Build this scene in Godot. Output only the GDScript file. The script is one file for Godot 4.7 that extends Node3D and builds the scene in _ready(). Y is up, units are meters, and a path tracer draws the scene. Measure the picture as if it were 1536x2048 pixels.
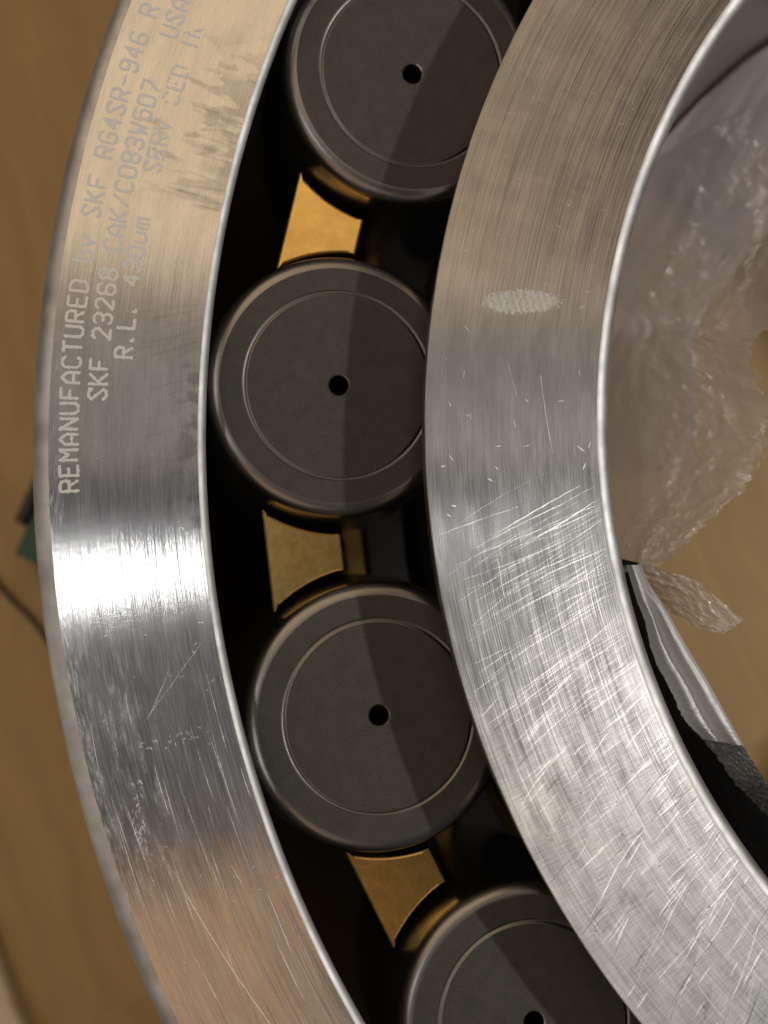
extends Node3D

# A large spherical roller bearing lying on its side face, seen from close above.
# Bearing axis = the y axis, upper side faces at y = 0, lengths written in millimetres and scaled by MM.
const MM := 0.001
const W_TEX := 2048
const H_TEX := 512

var rng := RandomNumberGenerator.new()


# ------------------------------------------------------------------ mesh helpers
class MB:
	var v := PackedVector3Array()
	var n := PackedVector3Array()
	var uv := PackedVector2Array()

	func tri(a: Vector3, b: Vector3, c: Vector3, na: Vector3, nb: Vector3, nc: Vector3, ua := Vector2.ZERO, ub := Vector2.ZERO, uc := Vector2.ZERO) -> void:
		var g := (c - a).cross(b - a)
		if g.dot(na + nb + nc) < 0.0:
			var t := b; b = c; c = t
			t = nb; nb = nc; nc = t
			var tu := ub; ub = uc; uc = tu
		v.append_array([a, b, c]); n.append_array([na, nb, nc]); uv.append_array([ua, ub, uc])

	func quad(a: Vector3, b: Vector3, c: Vector3, d: Vector3, na: Vector3, nb: Vector3, nc: Vector3, nd: Vector3, ua := Vector2.ZERO, ub := Vector2.ZERO, uc := Vector2.ZERO, ud := Vector2.ZERO) -> void:
		tri(a, b, c, na, nb, nc, ua, ub, uc)
		tri(a, c, d, na, nc, nd, ua, uc, ud)

	func flat(a: Vector3, b: Vector3, c: Vector3, d: Vector3, out: Vector3) -> void:
		var g := (c - a).cross(d - b).normalized()
		if g.dot(out) < 0.0:
			g = -g
		quad(a, b, c, d, g, g, g, g)

	func mesh() -> ArrayMesh:
		var arr := []
		arr.resize(Mesh.ARRAY_MAX)
		var sv := PackedVector3Array()
		sv.resize(v.size())
		for i in v.size():
			sv[i] = v[i] * 0.001
		arr[Mesh.ARRAY_VERTEX] = sv
		arr[Mesh.ARRAY_NORMAL] = n
		arr[Mesh.ARRAY_TEX_UV] = uv
		var m := ArrayMesh.new()
		m.add_surface_from_arrays(Mesh.PRIMITIVE_TRIANGLES, arr)
		return m


func obj(called: String, mb: MB, mat: Material, parent: Node = null) -> MeshInstance3D:
	var o := MeshInstance3D.new()
	o.name = called
	o.mesh = mb.mesh()
	o.material_override = mat
	(parent if parent else self).add_child(o, true)
	return o


func thing(called: String, label: String, category: String, group := "") -> Node3D:
	var o := Node3D.new()
	o.name = called
	add_child(o, true)
	return tag(o, label, category, group)


func tag(o: Node3D, label: String, category: String, group := "") -> Node3D:
	o.set_meta("label", label)
	o.set_meta("category", category)
	if group:
		o.set_meta("group", group)
	return o


func pol(r: float, a: float, y := 0.0) -> Vector3:
	return Vector3(r * cos(a), y, -r * sin(a))


# Turns a profile of (radius, y) about the y axis. smooth: normals follow the profile; else one normal per profile edge.
# sector: degrees of turn per unit of u, counted from start.
func lathe(mb: MB, p: Array, out: Vector2, seg: int, smooth := false, sector := 60.0, start := 0.0, v0 := 0.0, v1 := 0.0) -> void:
	var en := []
	for i in p.size() - 1:
		var d: Vector2 = p[i + 1] - p[i]
		var q := Vector2(d.y, -d.x).normalized()
		var ref := out
		if en.size() > 0 and smooth:
			ref = en[-1]
		en.append(q if q.dot(ref) >= 0.0 else -q)
	var len := [0.0]
	for i in p.size() - 1:
		len.append(len[-1] + (p[i + 1] - p[i]).length())
	for i in p.size() - 1:
		var na: Vector2 = en[i]
		var nb: Vector2 = en[i]
		if smooth:
			na = (en[i] + en[maxi(i - 1, 0)]).normalized()
			nb = (en[i] + en[mini(i + 1, en.size() - 1)]).normalized()
		var va: float = len[i] * 0.01
		var vb: float = len[i + 1] * 0.01
		if v1 > v0:
			va = (p[i].x - v0) / (v1 - v0)
			vb = (p[i + 1].x - v0) / (v1 - v0)
		for k in seg:
			var a0 := deg_to_rad(start) + TAU * k / seg
			var a1 := deg_to_rad(start) + TAU * (k + 1) / seg
			var u0 := 360.0 * k / seg / sector
			var u1 := 360.0 * (k + 1) / seg / sector
			mb.quad(pol(p[i].x, a0, p[i].y), pol(p[i].x, a1, p[i].y), pol(p[i + 1].x, a1, p[i + 1].y), pol(p[i + 1].x, a0, p[i + 1].y),
				pol(na.x, a0, na.y), pol(na.x, a1, na.y), pol(nb.x, a1, nb.y), pol(nb.x, a0, nb.y),
				Vector2(u0, va), Vector2(u1, va), Vector2(u1, vb), Vector2(u0, vb))


func arc(cx: float, cy: float, r: float, from: float, to: float, steps: int) -> Array:
	var q := []
	for i in steps + 1:
		var t := deg_to_rad(lerpf(from, to, float(i) / steps))
		q.append(Vector2(cx + r * cos(t), cy + r * sin(t)))
	return q


# ------------------------------------------------------------------ textures
func noise(sd: int, freq: float, oct := 3, kind := FastNoiseLite.TYPE_SIMPLEX_SMOOTH) -> FastNoiseLite:
	var f := FastNoiseLite.new()
	f.seed = sd
	f.noise_type = kind
	f.frequency = freq
	f.fractal_octaves = oct
	return f


# A sheet of wear: polish (roughness), tone (how much the metal reflects) and relief, on a sector of a ring's side face.
class Sheet:
	var w: int
	var h: int
	var a0: float
	var span: float
	var r0: float
	var r1: float
	var cross := 0.0
	var groove := 0.15
	var rough := PackedFloat32Array()
	var tone := PackedFloat32Array()
	var high := PackedFloat32Array()

	func _init(w_: int, h_: int, a_: float, s_: float, ra: float, rb: float) -> void:
		w = w_; h = h_; a0 = a_; span = s_; r0 = ra; r1 = rb
		rough.resize(w * h); tone.resize(w * h); high.resize(w * h)

	func at(r: float, a: float) -> Vector2:
		return Vector2((a - a0) / span * w, (r - r0) / (r1 - r0) * h)

	func dab(x: int, y: int, k: float, dr: float, dt: float, dh: float) -> void:
		if x < 0 or y < 0 or x >= w or y >= h:
			return
		var i := y * w + x
		rough[i] += dr * k
		tone[i] += dt * k
		high[i] += dh * k

	# a scratch from (r, a) to (r, a), width in mm, with a tapering soft edge
	func scratch(ra: float, aa: float, rb: float, ab: float, width: float, dr: float, dt: float, dh: float, rng: RandomNumberGenerator, wob := 0.25) -> void:
		var p := at(ra, aa)
		var q := at(rb, ab)
		var sx := deg_to_rad(span) * 0.5 * (r0 + r1) / w   # mm per pixel along the ring
		var sy := (r1 - r0) / h
		var long := Vector2((q.x - p.x) * sx, (q.y - p.y) * sy).length()
		var steps := int(long / 0.07) + 2
		var off := 0.0
		var keep := 1.0
		var bend := rng.randf_range(-1.0, 1.0) * wob * 0.06 * long
		for s in steps:
			var t := float(s) / (steps - 1)
			off += rng.randf_range(-1, 1) * wob * 0.03
			if s % 12 == 0:
				keep = clampf(keep + rng.randf_range(-0.35, 0.35), 0.35, 1.0)
			var c := p.lerp(q, t) + Vector2((off + bend * sin(PI * t)) / sx, 0)
			var hw := maxf(width * 0.5 * sqrt(minf(t, 1.0 - t) * 4.0 + 0.05), 0.05)
			var nx := int(hw / sx) + 1
			for dx in range(-nx, nx + 1):
				var d := absf(dx + int(c.x) - c.x + 0.0) * sx / hw
				var k := clampf(1.25 - d, 0.0, 1.0) * keep
				if k > 0.0:
					dab(int(c.x) + dx, int(c.y), k * 0.6, dr, dt, dh)

	# the lathe's grooves as slopes across the face, and the scatter of cross scratches as slopes along it
	func grooves() -> ImageTexture:
		var f := FastNoiseLite.new()
		f.seed = 404
		f.frequency = 1.0
		f.fractal_octaves = 1
		var b := PackedByteArray()
		b.resize(w * h * 3)
		for y in h:
			for x in w:
				var i := y * w + x
				var sv := f.get_noise_2d(x * 0.0035, y * 1.37) * groove
				var su := (tone[i] - 0.9) * cross
				var nrm := Vector3(su, sv, 1.0).normalized()
				b[i * 3] = int(nrm.x * 127.0 + 128.0); b[i * 3 + 1] = int(nrm.y * 127.0 + 128.0); b[i * 3 + 2] = int(nrm.z * 127.0 + 128.0)
		return ImageTexture.create_from_image(Image.create_from_data(w, h, false, Image.FORMAT_RGB8, b))

	func picture(which: PackedFloat32Array) -> ImageTexture:
		var b := PackedByteArray()
		b.resize(w * h)
		for i in w * h:
			b[i] = int(clampf(which[i], 0.0, 1.0) * 255.0)
		return ImageTexture.create_from_image(Image.create_from_data(w, h, false, Image.FORMAT_L8, b))


func turned_metal(s: Sheet, tint: Color) -> StandardMaterial3D:
	var m := StandardMaterial3D.new()
	m.metallic = 1.0
	m.albedo_color = tint.linear_to_srgb()
	m.albedo_texture = s.picture(s.tone)
	m.roughness = 1.0
	m.roughness_texture = s.picture(s.rough)
	m.anisotropy_enabled = true
	m.anisotropy = -0.97
	m.normal_enabled = true
	m.normal_texture = s.grooves()
	m.heightmap_enabled = true
	m.heightmap_texture = s.picture(s.high)
	m.heightmap_scale = 0.0012
	return m


func metal(c: Color, rough: float) -> StandardMaterial3D:
	var m := StandardMaterial3D.new()
	m.metallic = 1.0
	m.albedo_color = c.linear_to_srgb()
	m.roughness = rough
	return m


func matte(c: Color, rough: float) -> StandardMaterial3D:
	var m := StandardMaterial3D.new()
	m.albedo_color = c.linear_to_srgb()
	m.roughness = rough
	return m


func grain_tex(sd: int, freq: float, lo: float, hi: float, side := 512, oct := 4, contrast := 1.0) -> ImageTexture:
	var f := noise(sd, freq, oct)
	f.domain_warp_enabled = false
	var im := f.get_seamless_image(side, side, false, false, 0.1, true)
	im.convert(Image.FORMAT_L8)
	var b := im.get_data()
	for i in b.size():
		b[i] = int(clampf(lerpf(lo, hi, clampf((b[i] / 255.0 - 0.5) * contrast + 0.5, 0.0, 1.0)), 0.0, 1.0) * 255.0)
	return ImageTexture.create_from_image(Image.create_from_data(side, side, false, Image.FORMAT_L8, b))


# phosphated steel: fine grain, a little cloudiness, scattered bright specks and hair scratches
func speck_tex(sd: int) -> ImageTexture:
	var side := 1024
	var f := noise(sd, 0.09, 3)
	var g := noise(sd + 1, 0.008, 3)
	var b := PackedByteArray()
	b.resize(side * side)
	for y in side:
		for x in side:
			b[y * side + x] = int(clampf(0.68 + 0.26 * f.get_noise_2d(x * 1.3, y * 1.3) + 0.06 * g.get_noise_2d(x, y), 0.0, 1.0) * 255.0)
	var r := RandomNumberGenerator.new()
	r.seed = sd
	for k in 900:
		var p := Vector2(r.randf() * side, r.randf() * side)
		var d := Vector2.from_angle(r.randf() * TAU)
		var long := r.randi_range(1, 3) if r.randf() < 0.9 else r.randi_range(6, 26)
		var lift := r.randi_range(20, 70)
		for t in long:
			var q := p + d * t
			var i := (int(q.y) & 1023) * side + (int(q.x) & 1023)
			b[i] = mini(255, b[i] + lift)
	return ImageTexture.create_from_image(Image.create_from_data(side, side, false, Image.FORMAT_L8, b))


func outer_sheet() -> Sheet:
	var s := Sheet.new(W_TEX, H_TEX, 154.0, 60.0, 268.0, 306.0)
	var fine := noise(11, 1.0, 2)
	var cloud := noise(12, 1.0, 4)
	var smear := noise(13, 1.0, 4)
	for y in s.h:
		var r := lerpf(s.r0, s.r1, float(y) / s.h)
		var row := fine.get_noise_2d(3.7, y * 0.9) * 0.6 + fine.get_noise_2d(91.0, y * 0.23) * 0.4
		for x in s.w:
			var a := 154.0 + 60.0 * x / s.w
			var i := y * s.w + x
			var st := fine.get_noise_2d(x * 0.012, y * 0.85)
			var st2 := fine.get_noise_2d(x * 0.05 + 300.0, y * 0.55)
			var cl := cloud.get_noise_2d(x * 0.006, y * 0.012)
			s.rough[i] = 0.20 + st * 0.025 + row * 0.015 + cl * 0.01
			s.tone[i] = 0.90 + st * 0.06 + st2 * 0.05 + row * 0.03 + cl * 0.05
			s.high[i] = 0.5 + st * 0.25 + st2 * 0.2 + row * 0.12
			# greasy smears, low on the ring
			var zone := smoothstep(188.0, 192.0, a) * (1.0 - smoothstep(200.0, 204.0, a)) * smoothstep(283.0, 295.0, r)
			if zone > 0.0:
				var sm := maxf(0.0, smear.get_noise_2d(x * 0.012, y * 0.03) + 0.10) * (0.55 + 0.9 * smear.get_noise_2d(x * 0.09 + 77.0, y * 0.16))
				s.rough[i] += zone * sm * 0.12
				s.tone[i] += zone * sm * 0.06
			# the bruised strip beside the outer chamfer
			var bruise := smoothstep(300.0, 304.5, r) * smoothstep(172.0, 178.0, a) * (1.0 - smoothstep(198.0, 204.0, a))
			if bruise > 0.0:
				s.rough[i] += bruise * maxf(0.0, smear.get_noise_2d(x * 0.03, y * 0.12 + 30.0) + 0.1) * 0.14
			# dried oil film near the bore, up where the ring leaves the frame
			var film := smoothstep(-0.12, 0.22, cloud.get_noise_2d(x * 0.03, y * 0.006 + 40.0) + (275.0 - r) * 0.028) * (1.0 - smoothstep(166.0, 170.5, a)) * smoothstep(159.0, 163.0, a)
			s.tone[i] -= 0.10 * film
			s.rough[i] += 0.05 * film
			# soft brown-grey band and blotches by the bore edge lower down
			var blot := smoothstep(-0.05, 0.4, cloud.get_noise_2d(x * 0.02 + 500.0, y * 0.008)) * (1.0 - smoothstep(272.0, 277.0, r)) * smoothstep(175.0, 178.0, a) * (1.0 - smoothstep(186.0, 188.0, a))
			s.tone[i] -= 0.14 * blot
	rng.seed = 5
	# radial drag marks in the film
	for k in 26:
		var a := rng.randf_range(162.0, 169.5)
		s.scratch(269.0, a, rng.randf_range(274.0, 286.0), a + rng.randf_range(-0.5, 0.2), rng.randf_range(0.4, 1.8), 0.04, -0.10, 0.0, rng)
	for k in 14:
		var a := rng.randf_range(174.0, 184.0)
		s.scratch(270.0, a - 0.5, rng.randf_range(276.0, 290.0), a + 0.4, rng.randf_range(0.3, 1.2), 0.03, -0.09, 0.0, rng)
	# long hair scratches along the ring, low
	for k in 26:
		var r := rng.randf_range(271.0, 303.0)
		var a := rng.randf_range(192.0, 208.0)
		s.scratch(r, a, r + rng.randf_range(-1.0, 1.0), a + rng.randf_range(1.0, 5.0), 0.22, 0.16, 0.10, 0.3, rng, 0.05)
	s.scratch(293.0, 200.4, 282.5, 213.8, 0.35, 0.3, 0.2, 0.4, rng, 0.1)
	# single scratches by the bright band, nicks and specks
	s.scratch(273.5, 190.6, 291.0, 193.7, 0.22, 0.15, 0.06, 0.4, rng, 0.9)
	s.scratch(282.0, 191.6, 289.0, 193.6, 0.2, 0.15, 0.06, 0.4, rng, 0.9)
	s.scratch(271.5, 187.9, 279.0, 187.2, 0.25, 0.25, 0.1, 0.3, rng, 0.3)
	for k in 70:
		var r := rng.randf_range(270.0, 304.0)
		var a := rng.randf_range(180.0, 206.0)
		s.scratch(r, a, r + rng.randf_range(-1.3, 1.3), a + rng.randf_range(-0.15, 0.15), 0.2, 0.13, 0.05, 0.4, rng, 0.3)
	for k in 40:
		var a := rng.randf_range(196.0, 199.5)
		var r := 296.5 + (a - 197.5) * 0.8 + rng.randf_range(-1.2, 1.2)
		s.scratch(r, a, r + rng.randf_range(-0.8, 0.8), a + rng.randf_range(0.05, 0.25), 0.35, 0.12, 0.04, 0.3, rng, 0.5)
	for k in 22:
		var r := rng.randf_range(277.0, 292.0)
		var a := 194.8 + rng.randf_range(-0.25, 0.25)
		s.scratch(r, a, r + rng.randf_range(0.3, 1.2), a + rng.randf_range(-0.1, 0.1), 0.35, 0.12, 0.04, 0.3, rng, 0.5)
	return s


func inner_sheet() -> Sheet:
	var s := Sheet.new(W_TEX, H_TEX, 142.0, 90.0, 176.0, 217.0)
	s.groove = 0.10
	var fine := noise(21, 1.0, 2)
	var cloud := noise(22, 1.0, 4)
	for y in s.h:
		var r := lerpf(s.r0, s.r1, float(y) / s.h)
		var row := fine.get_noise_2d(8.7, y * 0.9) * 0.6 + fine.get_noise_2d(51.0, y * 0.2) * 0.4
		for x in s.w:
			var a := 142.0 + 90.0 * x / s.w
			var i := y * s.w + x
			var st := fine.get_noise_2d(x * 0.018, y * 0.8)
			var cross := fine.get_noise_2d(x * 0.75 + 900.0, y * 0.011)
			var cl := cloud.get_noise_2d(x * 0.008, y * 0.014)
			var low := smoothstep(190.0, 206.0, a)
			var worn := smoothstep(192.0, 214.0, a + cl * 3.0)
			s.rough[i] = 0.215 + st * 0.025 + row * 0.015 + cl * 0.02 + cross * 0.03 * low * 0.5 + worn * 0.10
			s.tone[i] = 0.90 + st * 0.04 + row * 0.02 + cl * 0.04 + cross * 0.05 * low
			s.high[i] = 0.5 + st * 0.22 + row * 0.12 + cross * 0.16 * low
			# a film of old oil high on the ring
			var film := smoothstep(-0.25, 0.3, cloud.get_noise_2d(x * 0.016 + 90.0, y * 0.0022)) * smoothstep(145.0, 150.0, a) * (1.0 - smoothstep(160.0, 176.0, a))
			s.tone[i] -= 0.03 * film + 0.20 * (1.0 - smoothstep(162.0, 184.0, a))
			# the oval rubbed mark
			var ex := (a - 171.2 - (r - 196.0) * 0.045) * 3.42 / 3.1
			var ey := (r - 196.3) / 9.6
			var e := 1.0 - sqrt(ex * ex + ey * ey) + cloud.get_noise_2d(x * 0.15, y * 0.1) * 0.35
			if e > 0.0:
				var k := smoothstep(0.0, 0.2, e)
				var knurl := clampf(0.35 + 0.45 * sin(y * 0.30 + x * 0.25 + 2.0 * cloud.get_noise_2d(x * 0.1, y * 0.03)) + 1.3 * cloud.get_noise_2d(x * 0.35, y * 0.14), 0.0, 1.0)
				s.rough[i] += k * (0.10 + 0.42 * knurl)
				s.tone[i] += k * 0.14 * knurl
				s.high[i] += k * (knurl - 0.5) * 0.7
	rng.seed = 9
	# fans of long scratches below the bright band
	for k in 110:
		var a := 186.5 + 15.0 * rng.randf()
		var ra := rng.randf_range(186.0, 215.5)
		var run := rng.randf_range(8.0, 36.0)
		var rb := maxf(ra - run, 177.0)
		s.scratch(ra, a, rb, a - (ra - rb) * rng.randf_range(0.06, 0.14), rng.randf_range(0.13, 0.26), rng.randf_range(0.05, 0.17), 0.06, 0.5, rng, 0.5)
	# denser, broader scoring further down
	for k in 190:
		var a := 198.0 + 32.0 * pow(rng.randf(), 0.8)
		var ra := rng.randf_range(178.0, 216.5)
		var run := rng.randf_range(3.0, 17.0)
		var rb := maxf(ra - run, 176.5)
		var dark := rng.randf() < 0.3
		s.scratch(ra, a, rb, a - (ra - rb) * rng.randf_range(0.05, 0.16), rng.randf_range(0.15, 0.5) if dark else rng.randf_range(0.15, 0.5), rng.randf_range(0.0, 0.04) if dark else rng.randf_range(0.04, 0.14), -0.24 if dark else 0.16, -0.6 if dark else 0.6, rng, 0.6)
	# broad rubbed patches
	for k in 34:
		var a := rng.randf_range(198.0, 228.0)
		var ra := rng.randf_range(188.0, 216.0)
		s.scratch(ra, a, ra - rng.randf_range(6.0, 14.0), a - 1.3, rng.randf_range(1.0, 2.2), rng.randf_range(-0.04, 0.06), rng.randf_range(-0.10, 0.08), 0.0, rng, 0.6)
	for k in 16:
		var r := rng.randf_range(178.0, 214.0)
		var a := rng.randf_range(188.0, 225.0)
		s.scratch(r, a, r + rng.randf_range(-0.5, 0.5), a + rng.randf_range(1.5, 6.0), 0.3, 0.12, 0.12, 0.4, rng, 0.1)
	# scattered hairlines and nicks above the band
	s.scratch(190.0, 176.2, 187.0, 182.0, 0.3, 0.3, 0.14, 0.5, rng, 0.3)
	s.scratch(198.0, 175.5, 195.0, 178.2, 0.2, 0.2, 0.1, 0.4, rng, 0.3)
	for k in 60:
		var r := rng.randf_range(178.0, 215.0)
		var a := rng.randf_range(150.0, 186.0)
		s.scratch(r, a, r + rng.randf_range(-1.6, 1.6), a + rng.randf_range(-0.5, 0.5), 0.2, 0.3, 0.12, 0.5, rng, 0.3)
	for k in 30:
		var r := rng.randf_range(178.0, 215.0)
		var a := rng.randf_range(186.0, 225.0)
		s.scratch(r, a, r + 0.5, a, 0.5, 0.1, -0.5, -0.6, rng, 0.3)
	return s


# ------------------------------------------------------------------ lettering
# Single-stroke letters on a 4 x 6 field: strokes divided by spaces, each a run of xy digit pairs.
const GLYPHS := {
	"A": "0004264440 0242", "B": "0006364543330333424130 0030", "C": "4536160501103041", "D": "0006264521 2606 00204145", "E": "40000646 0333", "F": "000646 0333",
	"G": "453616050110304143 4323", "I": "2026", "K": "0006 0246 1340", "L": "060040", "M": "0006234640", "N": "00064046", "R": "0006364543330333 2340",
	"S": "0110304132140516364546", "T": "2026 0646", "U": "060110304146", "V": "062046", "W": "0610233046", "b": "0006 0314344342413010", "y": "0420 4410",
	"u": "040110304144", "m": "0004 0314242320 2434444340", "0": "1001051636454130 10", "2": "0516364544004040", "3": "0516364543324241301001 3213",
	"4": "30360240", "5": "460603344341301001", "6": "45361605011030414233130302", "7": "0646441020", "8": "1304051636454333 1333 13020110304142433 3",
	"9": "0110304145361605041333 43", "/": "0046", "-": "0343", ".": "1011 1020",
}


func strokes(ch: String) -> Array:
	var clean := {
		"D": ["00", "06", "26", "45", "41", "20", "00"], "0": ["10", "01", "05", "16", "36", "45", "41", "30", "10"],
		"8": ["13", "04", "05", "16", "36", "45", "44", "33", "13", "02", "01", "10", "30", "41", "42", "33"], "2": ["05", "16", "36", "45", "44", "00", "40"],
		"9": ["01", "10", "30", "41", "45", "36", "16", "05", "04", "13", "33", "44"], "4": ["30", "36", "02", "42"], "7": ["06", "46", "44", "10"],
		"3": ["05", "16", "36", "45", "44", "33", "13"], "5": ["46", "06", "03", "34", "43", "41", "30", "10", "01"],
	}
	var out := []
	if clean.has(ch):
		out.append(clean[ch])
		if ch == "3":
			out.append(["33", "42", "41", "30", "10", "01"])
		return out
	for run in (GLYPHS.get(ch, "") as String).split(" ", false):
		var q := []
		for k in range(0, run.length() - 1, 2):
			q.append(run.substr(k, 2))
		out.append(q)
	return out


# One line of dot-peened letters along the ring: base radius, angle where it starts, letter pitch, height, and how much is worn off.
func letter_line(mb: MB, text: String, base: float, start: float, pitch: float, tall: float, worn: Callable) -> void:
	for c in text.length():
		var gone: float = worn.call(c)
		for run in strokes(text[c]):
			for k in run.size() - 1:
				var p := Vector2(run[k].substr(0, 1).to_float(), run[k].substr(1, 1).to_float())
				var q := Vector2(run[k + 1].substr(0, 1).to_float(), run[k + 1].substr(1, 1).to_float())
				var d := (q - p) * Vector2(pitch * 0.66 / 4.0, tall / 6.0)
				var steps := int(d.length() / 0.20) + 1
				var lost := rng.randf() < (0.35 * gone if gone > 0.3 else 0.0)
				for s in steps:
					if lost or rng.randf() < gone:
						continue
					var t := p.lerp(q, (s + 0.5) / steps)
					var along := c * pitch + t.x / 4.0 * pitch * 0.66 + rng.randf_range(-0.05, 0.05)
					var r := base + t.y / 6.0 * tall + rng.randf_range(-0.05, 0.05)
					var a := deg_to_rad(start) - along / base
					var ctr := pol(r, a, rng.randf_range(0.012, 0.05))
					var size := rng.randf_range(0.28, 0.46)
					var turn := rng.randf() * TAU
					var ring := []
					for e in 6:
						ring.append(ctr + Vector3(cos(turn + e * TAU / 6.0), 0, sin(turn + e * TAU / 6.0)) * size * rng.randf_range(0.8, 1.15))
					for e in 6:
						mb.tri(ctr + Vector3(0, 0.02, 0), ring[e], ring[(e + 1) % 6], Vector3.UP, Vector3.UP, Vector3.UP)


# ------------------------------------------------------------------ builders
const PITCH_R := 237.9
const FIRST := 156.97
const ROLL_Y := -15.0
const LEAN := 9.0


func roller(called: String, k: int, label: String, mats: Dictionary) -> void:
	var t := thing(called, label, "roller", "steel rollers between the two rings")
	var a := deg_to_rad(FIRST + 20.0 * k)
	t.position = pol(PITCH_R, a, ROLL_Y) * MM
	# the roller's axis leans towards the bearing's axis at its upper end
	var up := (Vector3.UP * cos(deg_to_rad(LEAN)) - pol(1, a) * sin(deg_to_rad(LEAN))).normalized()
	var side := up.cross(Vector3.FORWARD).normalized()
	t.basis = Basis(side, up, side.cross(up)).rotated(up, k * 1.7)
	var m := MB.new()
	lathe(m, [Vector2(2.85, 0), Vector2(22.85, 0)], Vector2.DOWN * -1, 120)
	lathe(m, [Vector2(24.15, 0.0), Vector2(29.6, 0)], Vector2.DOWN * -1, 120)
	obj("end_face", m, mats.end, t)
	m = MB.new()
	lathe(m, [Vector2(22.85, 0), Vector2(23.25, -0.1), Vector2(23.5, -0.38), Vector2(23.75, -0.36), Vector2(24.0, -0.1), Vector2(24.15, 0)], Vector2(0, 1), 120, true)
	obj("turned_groove", m, mats.groove, t)
	m = MB.new()
	lathe(m, [Vector2(29.6, 0), Vector2(30.1, -0.03)] + arc(29.9, -3.3, 3.25, 84, 0, 12) , Vector2(0, 1), 160, true)
	obj("rounded_rim", m, mats.rim, t)
	m = MB.new()
	var side_profile := []
	for i in 25:
		var y := lerpf(-3.3, -86.0, i / 24.0)
		side_profile.append(Vector2(36.6 - 3.45 * pow((y + 44.65) / 41.35, 2.0), y))
	lathe(m, side_profile, Vector2(1, 0), 160, true)
	lathe(m, [Vector2(33.15, -86.0), Vector2(0.01, -86.0)], Vector2(0, -1), 48)
	obj("barrel", m, mats.barrel, t)
	m = MB.new()
	lathe(m, [Vector2(2.85, 0), Vector2(2.5, -0.4)], Vector2(-1, 1), 48)
	obj("hole_edge", m, mats.edge, t)
	m = MB.new()
	lathe(m, [Vector2(2.5, -0.4), Vector2(2.4, -30.0)], Vector2(-1, 0), 48)
	lathe(m, [Vector2(2.4, -30.0), Vector2(0.01, -31.5)], Vector2(0, 1), 48)
	obj("centre_hole", m, mats.hole, t)


# Prism over a flat outline (x, z in mm) with a small bevel along its upper edge.
func bevel_prism(mb: MB, outline: Array, top: float, bottom: float, bevel: float, walls: MB = null) -> void:
	var n := outline.size()
	var mid := Vector2.ZERO
	for p in outline:
		mid += p / n
	var inset := []
	var outn := []
	for i in n:
		var d: Vector2 = (outline[(i + 1) % n] - outline[(i + n - 1) % n]).normalized()
		var q := Vector2(d.y, -d.x)
		if q.dot(outline[i] - mid) < 0.0:
			q = -q
		outn.append(q)
		inset.append(outline[i] - q * bevel)
	for i in n:
		var j := (i + 1) % n
		var a: Vector2 = outline[i]
		var b: Vector2 = outline[j]
		var ia: Vector2 = inset[i]
		var ib: Vector2 = inset[j]
		var q: Vector2 = (outn[i] + outn[j]).normalized()
		var ma := inset[i].lerp(a, 0.62) as Vector2
		var mz := inset[j].lerp(b, 0.62) as Vector2
		mb.flat(Vector3(ma.x, top - bevel * 0.22, ma.y), Vector3(mz.x, top - bevel * 0.22, mz.y), Vector3(ib.x, top, ib.y), Vector3(ia.x, top, ia.y), Vector3(q.x, 2, q.y))
		mb.flat(Vector3(a.x, top - bevel, a.y), Vector3(b.x, top - bevel, b.y), Vector3(mz.x, top - bevel * 0.22, mz.y), Vector3(ma.x, top - bevel * 0.22, ma.y), Vector3(q.x, 1, q.y))
		(walls if walls else mb).flat(Vector3(a.x, top - bevel, a.y), Vector3(b.x, top - bevel, b.y), Vector3(b.x, bottom, b.y), Vector3(a.x, bottom, a.y), Vector3(q.x, 0, q.y))
	var flat2 := PackedVector2Array(inset)
	var idx := Geometry2D.triangulate_polygon(flat2)
	for k in range(0, idx.size(), 3):
		var u: Vector2 = inset[idx[k]]
		var v: Vector2 = inset[idx[k + 1]]
		var w: Vector2 = inset[idx[k + 2]]
		mb.tri(Vector3(u.x, top, u.y), Vector3(v.x, top, v.y), Vector3(w.x, top, w.y), Vector3.UP, Vector3.UP, Vector3.UP)


func prong_outline(k: float) -> Array:
	var a := deg_to_rad(FIRST + 20.0 * k + 10.0)
	var c := PITCH_R * cos(deg_to_rad(10.0))
	var h := PITCH_R * sin(deg_to_rad(10.0))
	var rp := 36.9
	var x0 := 238.6
	var x1 := 258.2
	var left := []
	var right := []
	for i in 11:
		var x := lerpf(x0, x1, i / 10.0)
		var g := h - sqrt(rp * rp - (x - c) * (x - c))
		left.append(Vector2(x, g))
		right.append(Vector2(x, -g))
	right.reverse()
	var q := []
	for p in left + right:
		# local x is radial, local y runs with the angle
		q.append(Vector2(p.x * cos(a) - p.y * sin(a), -(p.x * sin(a) + p.y * cos(a))))
	return q


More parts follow.
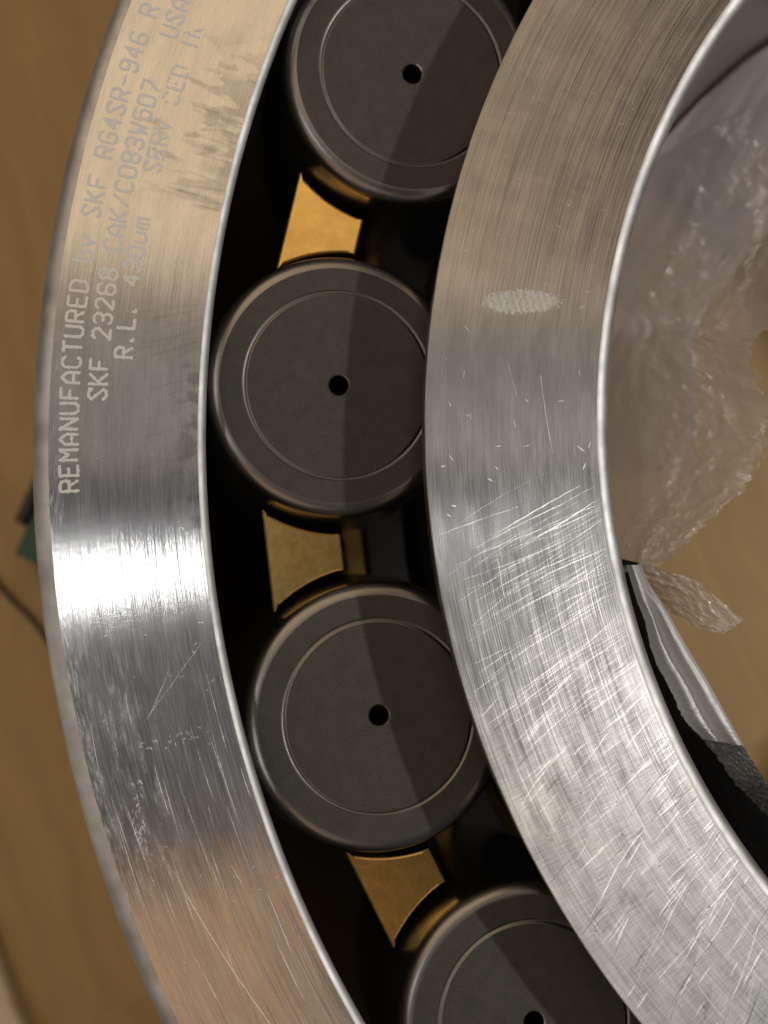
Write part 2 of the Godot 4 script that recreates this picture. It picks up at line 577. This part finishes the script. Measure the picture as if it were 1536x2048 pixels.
# A soft sheet over a grid of (u, v) in 0..1: shape gives the point in mm; smooth normals are computed.
func sheet(mb: MB, nu: int, nv: int, shape: Callable, keep = null) -> void:
	var p := []
	for j in nv + 1:
		for i in nu + 1:
			p.append(shape.call(float(i) / nu, float(j) / nv))
	var nn := []
	for j in nv + 1:
		for i in nu + 1:
			var du: Vector3 = p[j * (nu + 1) + mini(i + 1, nu)] - p[j * (nu + 1) + maxi(i - 1, 0)]
			var dv: Vector3 = p[mini(j + 1, nv) * (nu + 1) + i] - p[maxi(j - 1, 0) * (nu + 1) + i]
			var n := du.cross(dv).normalized()
			nn.append(n if n.y >= 0.0 else -n)
	for j in nv:
		for i in nu:
			if keep != null and not keep.call((i + 0.5) / nu, (j + 0.5) / nv):
				continue
			var a := j * (nu + 1) + i
			var b := a + 1
			var c := a + nu + 2
			var d := a + nu + 1
			mb.quad(p[a], p[b], p[c], p[d], nn[a], nn[b], nn[c], nn[d], Vector2(float(i) / nu, float(j) / nv), Vector2(float(i + 1) / nu, float(j) / nv), Vector2(float(i + 1) / nu, float(j + 1) / nv), Vector2(float(i) / nu, float(j + 1) / nv))


func along(pts: Array, t: float) -> Vector3:
	var x := clampf(t, 0.0, 0.99999) * (pts.size() - 1)
	var i := int(x)
	var f := x - i
	var p0: Vector3 = pts[maxi(i - 1, 0)]
	var p3: Vector3 = pts[mini(i + 2, pts.size() - 1)]
	return (pts[i] as Vector3).cubic_interpolate(pts[i + 1], p0, p3, f)


# keeps a point clear of the bore's wall
func in_bore(p: Vector3) -> Vector3:
	var r := Vector2(p.x, p.z).length()
	if r > 171.5 and p.y < -2.0:
		return Vector3(p.x * 171.5 / r, p.y, p.z * 171.5 / r)
	return p


func area_lamp(called: String, at: Vector3, aim: Vector3, size: Vector2, colour: Color, radiance: float) -> void:
	var l := AreaLight3D.new()
	l.name = called
	add_child(l)
	l.area_size = size
	l.area_normalize_energy = false
	l.light_energy = radiance / PI
	l.light_color = colour.linear_to_srgb()
	l.shadow_enabled = true
	l.area_range = 8.0
	l.look_at_from_position(at, aim, Vector3(0.03, 0.02, 1).normalized())


func _ready() -> void:
	rng.seed = 1
	# ---------------------------------------------------------------- camera, surroundings, lamps
	var cam := Camera3D.new()
	cam.name = "camera"
	var lens := CameraAttributesPhysical.new()
	lens.frustum_focal_length = 34.18
	lens.frustum_focus_distance = 0.238
	lens.frustum_near = 0.01
	lens.frustum_far = 20.0
	lens.exposure_aperture = 7.5
	cam.attributes = lens
	cam.transform = Transform3D(Basis(Vector3(0.99982, 0.018978, 0.001012), Vector3(-0.000161, 0.06172, -0.998094), Vector3(-0.019005, 0.997913, 0.061711)).orthonormalized(), Vector3(-0.231059, 0.233138, 0.034682))
	cam.fov = 54.22
	cam.near = 0.01
	cam.far = 20.0
	add_child(cam)
	var we := WorldEnvironment.new()
	we.name = "environment"
	var env := Environment.new()
	env.background_mode = Environment.BG_COLOR
	env.background_color = Color(0.046, 0.047, 0.053).linear_to_srgb()
	env.tonemap_mode = Environment.TONE_MAPPER_LINEAR
	env.tonemap_exposure = 1.15
	env.sdfgi_enabled = true
	env.ssao_enabled = true
	env.ssil_enabled = true
	we.environment = env
	add_child(we)
	var target := Vector3(-0.23, 0, 0.02)
	# the hard lamp to the right that draws the flange's shadow across the rollers
	area_lamp("right_lamp", target + Vector3(0.78, 0.60, -0.06).normalized() * 1.6, target, Vector2(0.055, 0.055), Color(1.0, 0.97, 0.92), 960.0)
	# a ceiling lamp a little to the left, mirrored as the bright band across both rings
	area_lamp("ceiling_lamp", target + Vector3(-0.36, 0.93, 0.03).normalized() * 1.8, target, Vector2(0.16, 0.085), Color(0.97, 0.98, 1.0), 36.0)
	# warm light returned by the timber walls behind and in front, and by the wall on the left
	area_lamp("warm_lamp", target + Vector3(-0.40, 1.10, -0.86), target, Vector2(1.8, 0.98), Color(1.0, 0.75, 0.47), 0.98)
	area_lamp("brown_lamp", target + Vector3(-0.15, 1.50, -0.32), target, Vector2(2.6, 0.32), Color(1.0, 0.84, 0.68), 0.26)
	area_lamp("amber_lamp", target + Vector3(-0.58, 1.28, 0.75), target, Vector2(1.2, 0.40), Color(1.0, 0.55, 0.22), 0.58)
	area_lamp("beige_lamp", target + Vector3(-0.5, 1.02, 1.14), target, Vector2(1.6, 0.56), Color(1.0, 0.80, 0.60), 0.50)
	area_lamp("left_lamp", target + Vector3(-1.8, 0.14, 0.5), target + Vector3(0, 0, 0.1), Vector2(4.2, 0.66), Color(1.0, 0.91, 0.78), 0.75)

	# ---------------------------------------------------------------- setting
	var wood := StandardMaterial3D.new()
	wood.albedo_color = Color.WHITE
	wood.roughness = 0.6
	var side := 1024
	var bytes := PackedByteArray()
	bytes.resize(side * side * 3)
	var wn := noise(31, 1.0, 4)
	for y in side:
		for x in side:
			var warp := wn.get_noise_2d(x * 0.004, y * 0.002) * 14.0
			var g := wn.get_noise_2d((x * 0.25 + y * 0.02 + warp) * 0.09, y * 0.0012) * 0.6 + wn.get_noise_2d((x + warp) * 0.25, y * 0.01 + 90.0) * 0.3
			var c := Color(0.43, 0.275, 0.110).lerp(Color(0.35, 0.215, 0.080), clampf(0.5 + g * 1.3, 0.0, 1.0)).linear_to_srgb()
			var i := (y * side + x) * 3
			bytes[i] = int(c.r * 255); bytes[i + 1] = int(c.g * 255); bytes[i + 2] = int(c.b * 255)
	wood.albedo_texture = ImageTexture.create_from_image(Image.create_from_data(side, side, false, Image.FORMAT_RGB8, bytes))
	var m := MB.new()
	var e := 900.0
	m.quad(Vector3(-e, -224, -e), Vector3(e, -224, -e), Vector3(e, -224, e), Vector3(-e, -224, e), Vector3.UP, Vector3.UP, Vector3.UP, Vector3.UP, Vector2(0, 0), Vector2(4, 1.6), Vector2(2.4, 5.6), Vector2(-1.6, 4))
	var ground := obj("floor", m, wood)
	ground.set_meta("kind", "structure")
	ground.set_meta("label", "brown wooden floor under the bearing")

	# ---------------------------------------------------------------- the rings
	var steel := Color(0.66, 0.645, 0.625)
	var chamfer_metal := metal(Color(0.62, 0.61, 0.60), 0.60)
	chamfer_metal.roughness_texture = grain_tex(41, 0.01, 0.85, 1.0)
	chamfer_metal.albedo_texture = grain_tex(42, 0.006, 0.84, 1.0, 512, 6, 1.5)
	chamfer_metal.uv1_triplanar = true
	chamfer_metal.uv1_scale = Vector3(30, 30, 30)
	var plain_steel := metal(Color(0.42, 0.41, 0.40), 0.30)

	var ring := thing("outer_ring", "wide outer steel ring with engraved lettering, left of the rollers", "bearing ring")
	m = MB.new()
	lathe(m, [Vector2(270.2, 0), Vector2(304.9, 0)], Vector2(0, 1), 720, false, 60.0, 154.0, 268.0, 306.0)
	obj("side_face", m, turned_metal(outer_sheet(), steel), ring)
	m = MB.new()
	lathe(m, [Vector2(304.9, 0)] + arc(304.6, -5.4, 5.4, 84, 0, 10), Vector2(0.2, 1), 720, true)
	obj("outer_chamfer", m, chamfer_metal, ring)
	m = MB.new()
	lathe(m, [Vector2(270.2, 0), Vector2(269.75, -0.16), Vector2(268.75, -1.1), Vector2(268.55, -1.7)], Vector2(-0.3, 1), 720, true)
	obj("bore_chamfer", m, chamfer_metal, ring)
	m = MB.new()
	lathe(m, [Vector2(310, -5.4), Vector2(310, -218), Vector2(305, -224)], Vector2(1, 0), 360)
	lathe(m, [Vector2(305, -224), Vector2(270, -224)], Vector2(0, -1), 360)
	var race := []
	for i in 33:
		var y := lerpf(-1.7, -222.3, i / 32.0)
		race.append(Vector2(sqrt(291.0 * 291.0 - (y + 112.0) * (y + 112.0)) - 0.15, y))
	lathe(m, race, Vector2(-1, 0), 360, true)
	obj("raceway_body", m, plain_steel, ring)
	# the lettering
	m = MB.new()
	rng.seed = 77
	letter_line(m, "REMANUFACTURED by SKF RG4SR-946 R", 298.1, 182.95, 3.62, 4.2, func(c): return 0.04 if c < 21 else 0.10)
	letter_line(m, "SKF 23268 CAK/C083W507   USA", 291.7, 178.8, 3.56, 4.1, func(c): return 0.05 if c < 14 else 0.10)
	letter_line(m, "R.L. 430um   SERVICED IN", 286.3, 176.8, 3.45, 3.9, func(c): return 0.05 if c < 10 else (0.26 if c < 17 else 0.5))
	var frosted := metal(Color(0.66, 0.65, 0.635), 0.6)
	frosted.metallic = 0.1
	obj("engraved_lettering", m, frosted, ring)

	var cone := thing("inner_ring", "scratched inner steel ring with rounded bore edge, right of the rollers", "bearing ring")
	m = MB.new()
	lathe(m, [Vector2(176.4, 0), Vector2(216.7, 0)], Vector2(0, 1), 720, false, 90.0, 142.0, 176.0, 217.0)
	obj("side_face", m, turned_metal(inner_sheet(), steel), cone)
	m = MB.new()
	lathe(m, [Vector2(176.4, 0)] + arc(176.9, -3.9, 3.9, 95, 180, 10), Vector2(-0.2, 1), 720, true)
	obj("bore_chamfer", m, chamfer_metal, cone)
	m = MB.new()
	lathe(m, [Vector2(216.7, 0), Vector2(216.95, -0.1), Vector2(217.05, -0.35)], Vector2(0.3, 1), 720, true)
	obj("flange_edge", m, chamfer_metal, cone)
	m = MB.new()
	lathe(m, [Vector2(217.05, -0.35), Vector2(217.05, -11.5)], Vector2(1, 0), 360)
	lathe(m, [Vector2(217.05, -11.5), Vector2(202.5, -14.5)], Vector2(0, -1), 360)
	lathe(m, [Vector2(202.5, -14.5), Vector2(202.8, -30), Vector2(205, -57), Vector2(211, -85), Vector2(216, -99)], Vector2(1, 0), 360, true)
	lathe(m, [Vector2(216, -99), Vector2(216, -222), Vector2(176, -224)], Vector2(1, 0), 360)
	lathe(m, [Vector2(173, -3.9), Vector2(173, -224)], Vector2(-1, 0), 360)
	obj("raceway_body", m, plain_steel, cone)

	# ---------------------------------------------------------------- rollers
	var dark := metal(Color(0.130, 0.121, 0.107), 0.5)
	dark.metallic = 0.0
	dark.metallic_specular = 0.4
	dark.albedo_texture = speck_tex(51)
	dark.roughness_texture = grain_tex(52, 0.16, 0.7, 1.0, 512, 2, 2.0)
	dark.heightmap_enabled = true
	dark.heightmap_texture = grain_tex(53, 0.2, 0.0, 1.0, 512, 2, 1.6)
	dark.heightmap_scale = 0.0008
	dark.uv1_triplanar = true
	dark.uv1_world_triplanar = true
	dark.uv1_scale = Vector3(22, 22, 22)
	var rim_m := metal(Color(0.26, 0.245, 0.225), 0.34)
	var mats := {"end": dark, "groove": metal(Color(0.19, 0.18, 0.165), 0.42), "rim": rim_m, "barrel": metal(Color(0.58, 0.565, 0.54), 0.24), "edge": metal(Color(0.55, 0.53, 0.50), 0.3), "hole": metal(Color(0.20, 0.19, 0.175), 0.35)}
	roller("steel_roller", 0, "dark steel roller cut off by the top edge of the frame", mats)
	roller("steel_roller", 1, "dark steel roller between the two upper bronze prongs", mats)
	roller("steel_roller", 2, "dark steel roller between the middle prong and the bright orange lowest prong", mats)
	roller("steel_roller", -1, "dark roller beyond the top edge, a mere sliver beside the topmost visible roller", mats)
	roller("steel_roller", 3, "dark steel roller at the bottom edge, mostly under the scratched ring", mats)

	# ---------------------------------------------------------------- cage and guide ring
	var bronze := metal(Color(0.68, 0.44, 0.14), 0.27)
	bronze.roughness_texture = grain_tex(61, 0.03, 0.9, 1.0, 512, 4, 1.4)
	bronze.albedo_texture = grain_tex(62, 0.01, 0.92, 1.0, 512, 4, 1.3)
	bronze.heightmap_enabled = true
	bronze.heightmap_texture = grain_tex(63, 0.03, 0.0, 1.0, 512, 3, 1.6)
	bronze.heightmap_scale = 0.0009
	bronze.uv1_triplanar = true
	bronze.uv1_scale = Vector3(25, 25, 25)
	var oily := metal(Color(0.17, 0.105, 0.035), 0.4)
	var cage := thing("bronze_cage", "bronze roller cage whose prongs stand between the dark rollers", "bearing cage")
	m = MB.new()
	lathe(m, [Vector2(233.5, -99), Vector2(262, -99)], Vector2(0, 1), 180)
	lathe(m, [Vector2(262, -99), Vector2(262, -125)], Vector2(1, 0), 180)
	lathe(m, [Vector2(233.5, -99), Vector2(233.5, -125)], Vector2(-1, 0), 180)
	lathe(m, [Vector2(233.5, -125), Vector2(262, -125)], Vector2(0, -1), 180)
	obj("cage_ring", m, bronze, cage)
	for k in 3:
		m = MB.new()
		var walls := MB.new()
		bevel_prism(m, prong_outline(k), -25.0, -98.9, 0.7, walls)
		var prong := obj("prong", walls, oily, cage)
		obj("milled_top", m, bronze, prong)
	m = MB.new()
	lathe(m, [Vector2(219.5, -100.5), Vector2(231.3, -100.5)], Vector2(0, 1), 240)
	lathe(m, [Vector2(231.3, -100.5), Vector2(232.1, -101.3)], Vector2(1, 1), 240)
	lathe(m, [Vector2(232.1, -101.3), Vector2(232.1, -123)], Vector2(1, 0), 240)
	lathe(m, [Vector2(219.5, -100.5), Vector2(219.5, -123)], Vector2(-1, 0), 240)
	tag(obj("guide_ring", m, metal(Color(0.62, 0.62, 0.63), 0.62)), "grey steel guide ring deep in the gap beside the middle prong", "guide ring")

	# ---------------------------------------------------------------- wrapping left in the bore
	var crumple := noise(71, 1.0, 4)
	var ridge := noise(72, 1.0, 3)
	ridge.fractal_type = FastNoiseLite.FRACTAL_RIDGED
	var film := StandardMaterial3D.new()
	film.transparency = BaseMaterial3D.TRANSPARENCY_ALPHA
	film.albedo_color = Color(0.86, 0.83, 0.81, 0.50)
	film.roughness = 0.15
	film.metallic_specular = 1.0
	film.cull_mode = BaseMaterial3D.CULL_DISABLED
	var film_near := [Vector3(-152.3, -90.0, -92.4), Vector3(-153.9, -95.0, -73.7), Vector3(-155.8, -95.0, -56.7), Vector3(-158.4, -92.0, -39.1), Vector3(-160.3, -85.0, -13.0), Vector3(-163.1, -70.0, 9.2), Vector3(-165.6, -50.0, 23.7), Vector3(-167.6, -28.0, 35.0)]
	var film_far := [Vector3(-94.6, -40.0, -113.8), Vector3(-102.1, -36.0, -70.1), Vector3(-123.9, -28.0, -31.5), Vector3(-129.8, -26.0, -24.2), Vector3(-126.3, -24.0, -4.0), Vector3(-135.1, -22.0, 13.9), Vector3(-148.3, -22.0, 26.7), Vector3(-159.9, -20.0, 33.8)]
	m = MB.new()
	sheet(m, 170, 240, func(u: float, v: float) -> Vector3:
		var ragged := 1.0 + 0.06 * crumple.get_noise_2d(v * 40.0, 5.0) + 0.014 * crumple.get_noise_2d(v * 90.0, 9.0)
		var p := along(film_near, v).lerp(along(film_far, v), u * ragged)
		var live := smoothstep(0.10, 0.7, u)
		# broad folds, then creases that run from the ring towards the torn edge, then fine crinkles
		p.y += 5.0 * (0.3 + live) * crumple.get_noise_2d(u * 1.6, v * 2.6)
		p.y += live * 2.2 * ridge.get_noise_2d(u * 2.2 + v * 3.0, v * 9.0 - u * 2.0)
		p.y += live * 1.5 * ridge.get_noise_2d(u * 5.0 - v * 5.0, v * 24.0 + 8.0) * smoothstep(-0.3, 0.3, crumple.get_noise_2d(u * 2.0 + 7.0, v * 4.0))
		p += Vector3(1.0, 0, 0.7) * live * crumple.get_noise_2d(u * 4.0 + 40.0, v * 7.0)
		return in_bore(p))
	var wrap := thing("plastic_film", "large crumpled sheet of clear plastic film hanging inside the ring's bore", "plastic film")
	obj("crumpled_sheet", m, film, wrap)
	var back_near := [Vector3(-112.0, -90.0, -150.0), Vector3(-130.0, -100.0, -117.0), Vector3(-150.0, -112.0, -80.0), Vector3(-156.0, -118.0, -50.0), Vector3(-163.0, -105.0, -18.0), Vector3(-166.0, -90.0, 4.0)]
	var back_far := [Vector3(-30.0, -80.0, -160.0), Vector3(-60.0, -88.0, -118.0), Vector3(-92.0, -96.0, -84.0), Vector3(-116.0, -104.0, -52.0), Vector3(-128.0, -70.0, -16.0), Vector3(-136.0, -60.0, 4.0)]
	m = MB.new()
	sheet(m, 90, 90, func(u: float, v: float) -> Vector3:
		var p := along(back_near, v).lerp(along(back_far, v), u)
		p.y += 6.0 * crumple.get_noise_2d(u * 1.0 + 60.0, v * 1.2) + 1.2 * smoothstep(0.4, 0.7, v) * ridge.get_noise_2d(u * 2.0 + v * 2.5, v * 2.0 - u)
		return in_bore(p))
	obj("lower_fold", m, film, wrap)
	var flap_a := [Vector3(-160.8, -26.0, 31.2), Vector3(-152.3, -24.0, 34.5), Vector3(-147.2, -22.0, 35.7), Vector3(-142.2, -20.0, 40.5), Vector3(-135.8, -18.0, 46.4)]
	var flap_b := [Vector3(-160.1, -30.0, 37.0), Vector3(-155.3, -30.0, 41.0), Vector3(-149.3, -26.0, 46.3), Vector3(-145.5, -22.0, 48.6), Vector3(-140.5, -19.0, 49.9)]
	m = MB.new()
	sheet(m, 90, 50, func(u: float, v: float) -> Vector3:
		var p := along(flap_a, u).lerp(along(flap_b, u), v)
		p.y += 1.0 * crumple.get_noise_2d(u * 6.0 + 30.0, v * 5.0) + 0.35 * ridge.get_noise_2d(u * 8.0, v * 14.0 + 50.0)
		return p)
	tag(obj("film_flap", m, film), "small torn flap of clear film below the large crumpled sheet", "plastic film")

	var silver := StandardMaterial3D.new()
	silver.albedo_color = Color(0.52, 0.53, 0.54).linear_to_srgb()
	silver.metallic = 0.15
	silver.roughness = 0.46
	var strip_a := [Vector3(-165.8, -16.0, 32.5), Vector3(-163.2, -17.0, 40.7), Vector3(-160.7, -18.0, 47.0), Vector3(-158.4, -19.0, 55.4), Vector3(-153.8, -19.0, 65.1), Vector3(-150.8, -19.0, 71.4), Vector3(-147.0, -20.0, 75.3), Vector3(-142.3, -22.0, 80.3), Vector3(-137.0, -24.0, 87.5), Vector3(-131.3, -26.0, 93.3), Vector3(-123.8, -28.0, 100.9)]
	var strip_b := [Vector3(-162.6, -14.0, 32.6), Vector3(-160.4, -14.0, 37.5), Vector3(-156.8, -14.0, 43.1), Vector3(-151.8, -14.0, 52.3), Vector3(-146.0, -14.0, 62.1), Vector3(-141.5, -14.0, 70.7), Vector3(-138.1, -15.0, 76.2), Vector3(-135.5, -16.0, 80.2), Vector3(-132.3, -17.0, 84.9), Vector3(-128.7, -18.0, 90.4), Vector3(-122.0, -20.0, 97.7)]
	var strip := thing("silver_strip", "folded silver grey plastic strip along the bore, over the black liner", "plastic strip")
	m = MB.new()
	sheet(m, 160, 40, func(u: float, v: float) -> Vector3:
		var p := along(strip_a, u * 0.62).lerp(along(strip_b, u * 0.62), v + 0.04 * crumple.get_noise_2d(u * 20.0, 3.0) * (1.0 - v))
		p.y += 1.5 * exp(-pow((v - 0.28) / 0.13, 2.0)) + 1.3 * exp(-pow((v - 0.68 - 0.1 * u) / 0.12, 2.0)) * smoothstep(0.15, 0.4, u) + 0.06 * crumple.get_noise_2d(u * 40.0, v * 1.5) + 0.3 * crumple.get_noise_2d(u * 3.0, v * 2.0)
		return in_bore(p))
	obj("ridged_fold", m, silver, strip)
	var dull := StandardMaterial3D.new()
	dull.albedo_color = Color(0.19, 0.19, 0.19).linear_to_srgb()
	dull.metallic = 0.2
	dull.roughness = 0.33
	m = MB.new()
	sheet(m, 130, 50, func(u: float, v: float) -> Vector3:
		var t := 0.595 + 0.40 * u
		var p := along(strip_a, t).lerp(along(strip_b, t), v + 0.08 * crumple.get_noise_2d(u * 9.0, 13.0) * (1.0 - v))
		p.y += -0.6 + 0.5 * crumple.get_noise_2d(u * 9.0, v * 5.0 + 60.0) + (0.3 + 1.2 * smoothstep(0.3, 0.7, u)) * ridge.get_noise_2d(u * 10.0, v * 6.0 + 20.0)
		return in_bore(p))
	obj("crinkled_end", m, dull, strip)
	var liner_a := [Vector3(-166.7, -34.0, 29.7), Vector3(-163.4, -40.0, 41.9), Vector3(-158.1, -48.0, 56.1), Vector3(-151.6, -52.0, 73.3), Vector3(-142.2, -56.0, 90.9), Vector3(-131.7, -58.0, 108.4), Vector3(-119.8, -60.0, 126.0), Vector3(-104.8, -62.0, 143.8)]
	var liner_b := [Vector3(-161.8, -20.0, 31.9), Vector3(-158.2, -22.0, 42.1), Vector3(-152.0, -24.0, 53.0), Vector3(-144.6, -26.0, 67.3), Vector3(-136.9, -28.0, 79.1), Vector3(-129.3, -30.0, 91.1), Vector3(-120.8, -32.0, 101.9), Vector3(-104.8, -36.0, 118.7)]
	m = MB.new()
	sheet(m, 90, 40, func(u: float, v: float) -> Vector3:
		var p := along(liner_a, u).lerp(along(liner_b, u), v)
		p.y += 0.9 * crumple.get_noise_2d(u * 7.0 + 80.0, v * 4.0)
		return in_bore(p))
	tag(obj("plastic_liner", m, matte(Color(0.010, 0.010, 0.011), 0.45)), "black plastic liner in the dark gap between scratched ring and silver strip", "plastic liner")

	# ---------------------------------------------------------------- small things beyond the outer ring
	var block := thing("green_block", "dark green block with a black edge, just showing left of the outer ring", "block")
	var o2 := Vector2(-383.0, 26.0)
	var d1 := Vector2(0.9, 0.43).normalized()
	var d2 := Vector2(0.39, -0.92).normalized()
	m = MB.new()
	bevel_prism(m, [o2, o2 + d1 * 46.0, o2 + d1 * 46.0 + d2 * 44.0, o2 + d2 * 44.0], -203.0, -223.9, 1.2)
	obj("green_body", m, matte(Color(0.020, 0.075, 0.036), 0.5), block)
	m = MB.new()
	var o3 := o2 + d2 * 13.0 - d1 * 5.2
	bevel_prism(m, [o3, o3 + d1 * 5.0, o3 + d1 * 5.0 + d2 * 32.0, o3 + d2 * 32.0], -200.0, -223.9, 1.4)
	obj("black_edge", m, matte(Color(0.012, 0.011, 0.010), 0.5), block)
	m = MB.new()
	var cord := [Vector3(-418, -222, 12), Vector3(-404, -222, 30), Vector3(-392, -222, 44), Vector3(-380, -222, 56), Vector3(-366, -222, 74), Vector3(-350, -222, 86)]
	for i in 40:
		var p := along(cord, i / 40.0)
		var q := along(cord, (i + 1) / 40.0)
		var w := (q - p).normalized().cross(Vector3.UP).normalized()
		for k in 10:
			var n0 := w * cos(TAU * k / 10.0) + Vector3.UP * sin(TAU * k / 10.0)
			var n1 := w * cos(TAU * (k + 1) / 10.0) + Vector3.UP * sin(TAU * (k + 1) / 10.0)
			m.quad(p + n0 * 1.2, p + n1 * 1.2, q + n1 * 1.2, q + n0 * 1.2, n0, n1, n1, n0)
	tag(obj("dark_cord", m, matte(Color(0.05, 0.035, 0.02), 0.7)), "dark cord lying on the floor below the green block", "cord")
	m = MB.new()
	bevel_prism(m, [Vector2(-395.5, 190), Vector2(-391.0, 202), Vector2(-384.0, 219), Vector2(-372, 244), Vector2(-470, 260), Vector2(-480, 186)], -216.0, -223.9, 3.0)
	tag(obj("pale_board", m, matte(Color(0.70, 0.56, 0.37), 0.6)), "pale wooden board whose corner shows at the bottom left", "board")
	m = MB.new()
	sheet(m, 30, 60, func(u: float, v: float) -> Vector3:
		var p := pol(308.5 + 3.2 * u * sin(PI * v) * (1.0 + 0.5 * crumple.get_noise_2d(v * 9.0, 2.0)), deg_to_rad(192.6 + 3.0 * v), -7.0 - 5.0 * u)
		p.y += 0.8 * crumple.get_noise_2d(u * 3.0, v * 10.0)
		return p)
	tag(obj("film_scrap", m, film), "thin scrap of clear film clinging to the outer ring's left edge", "plastic film")
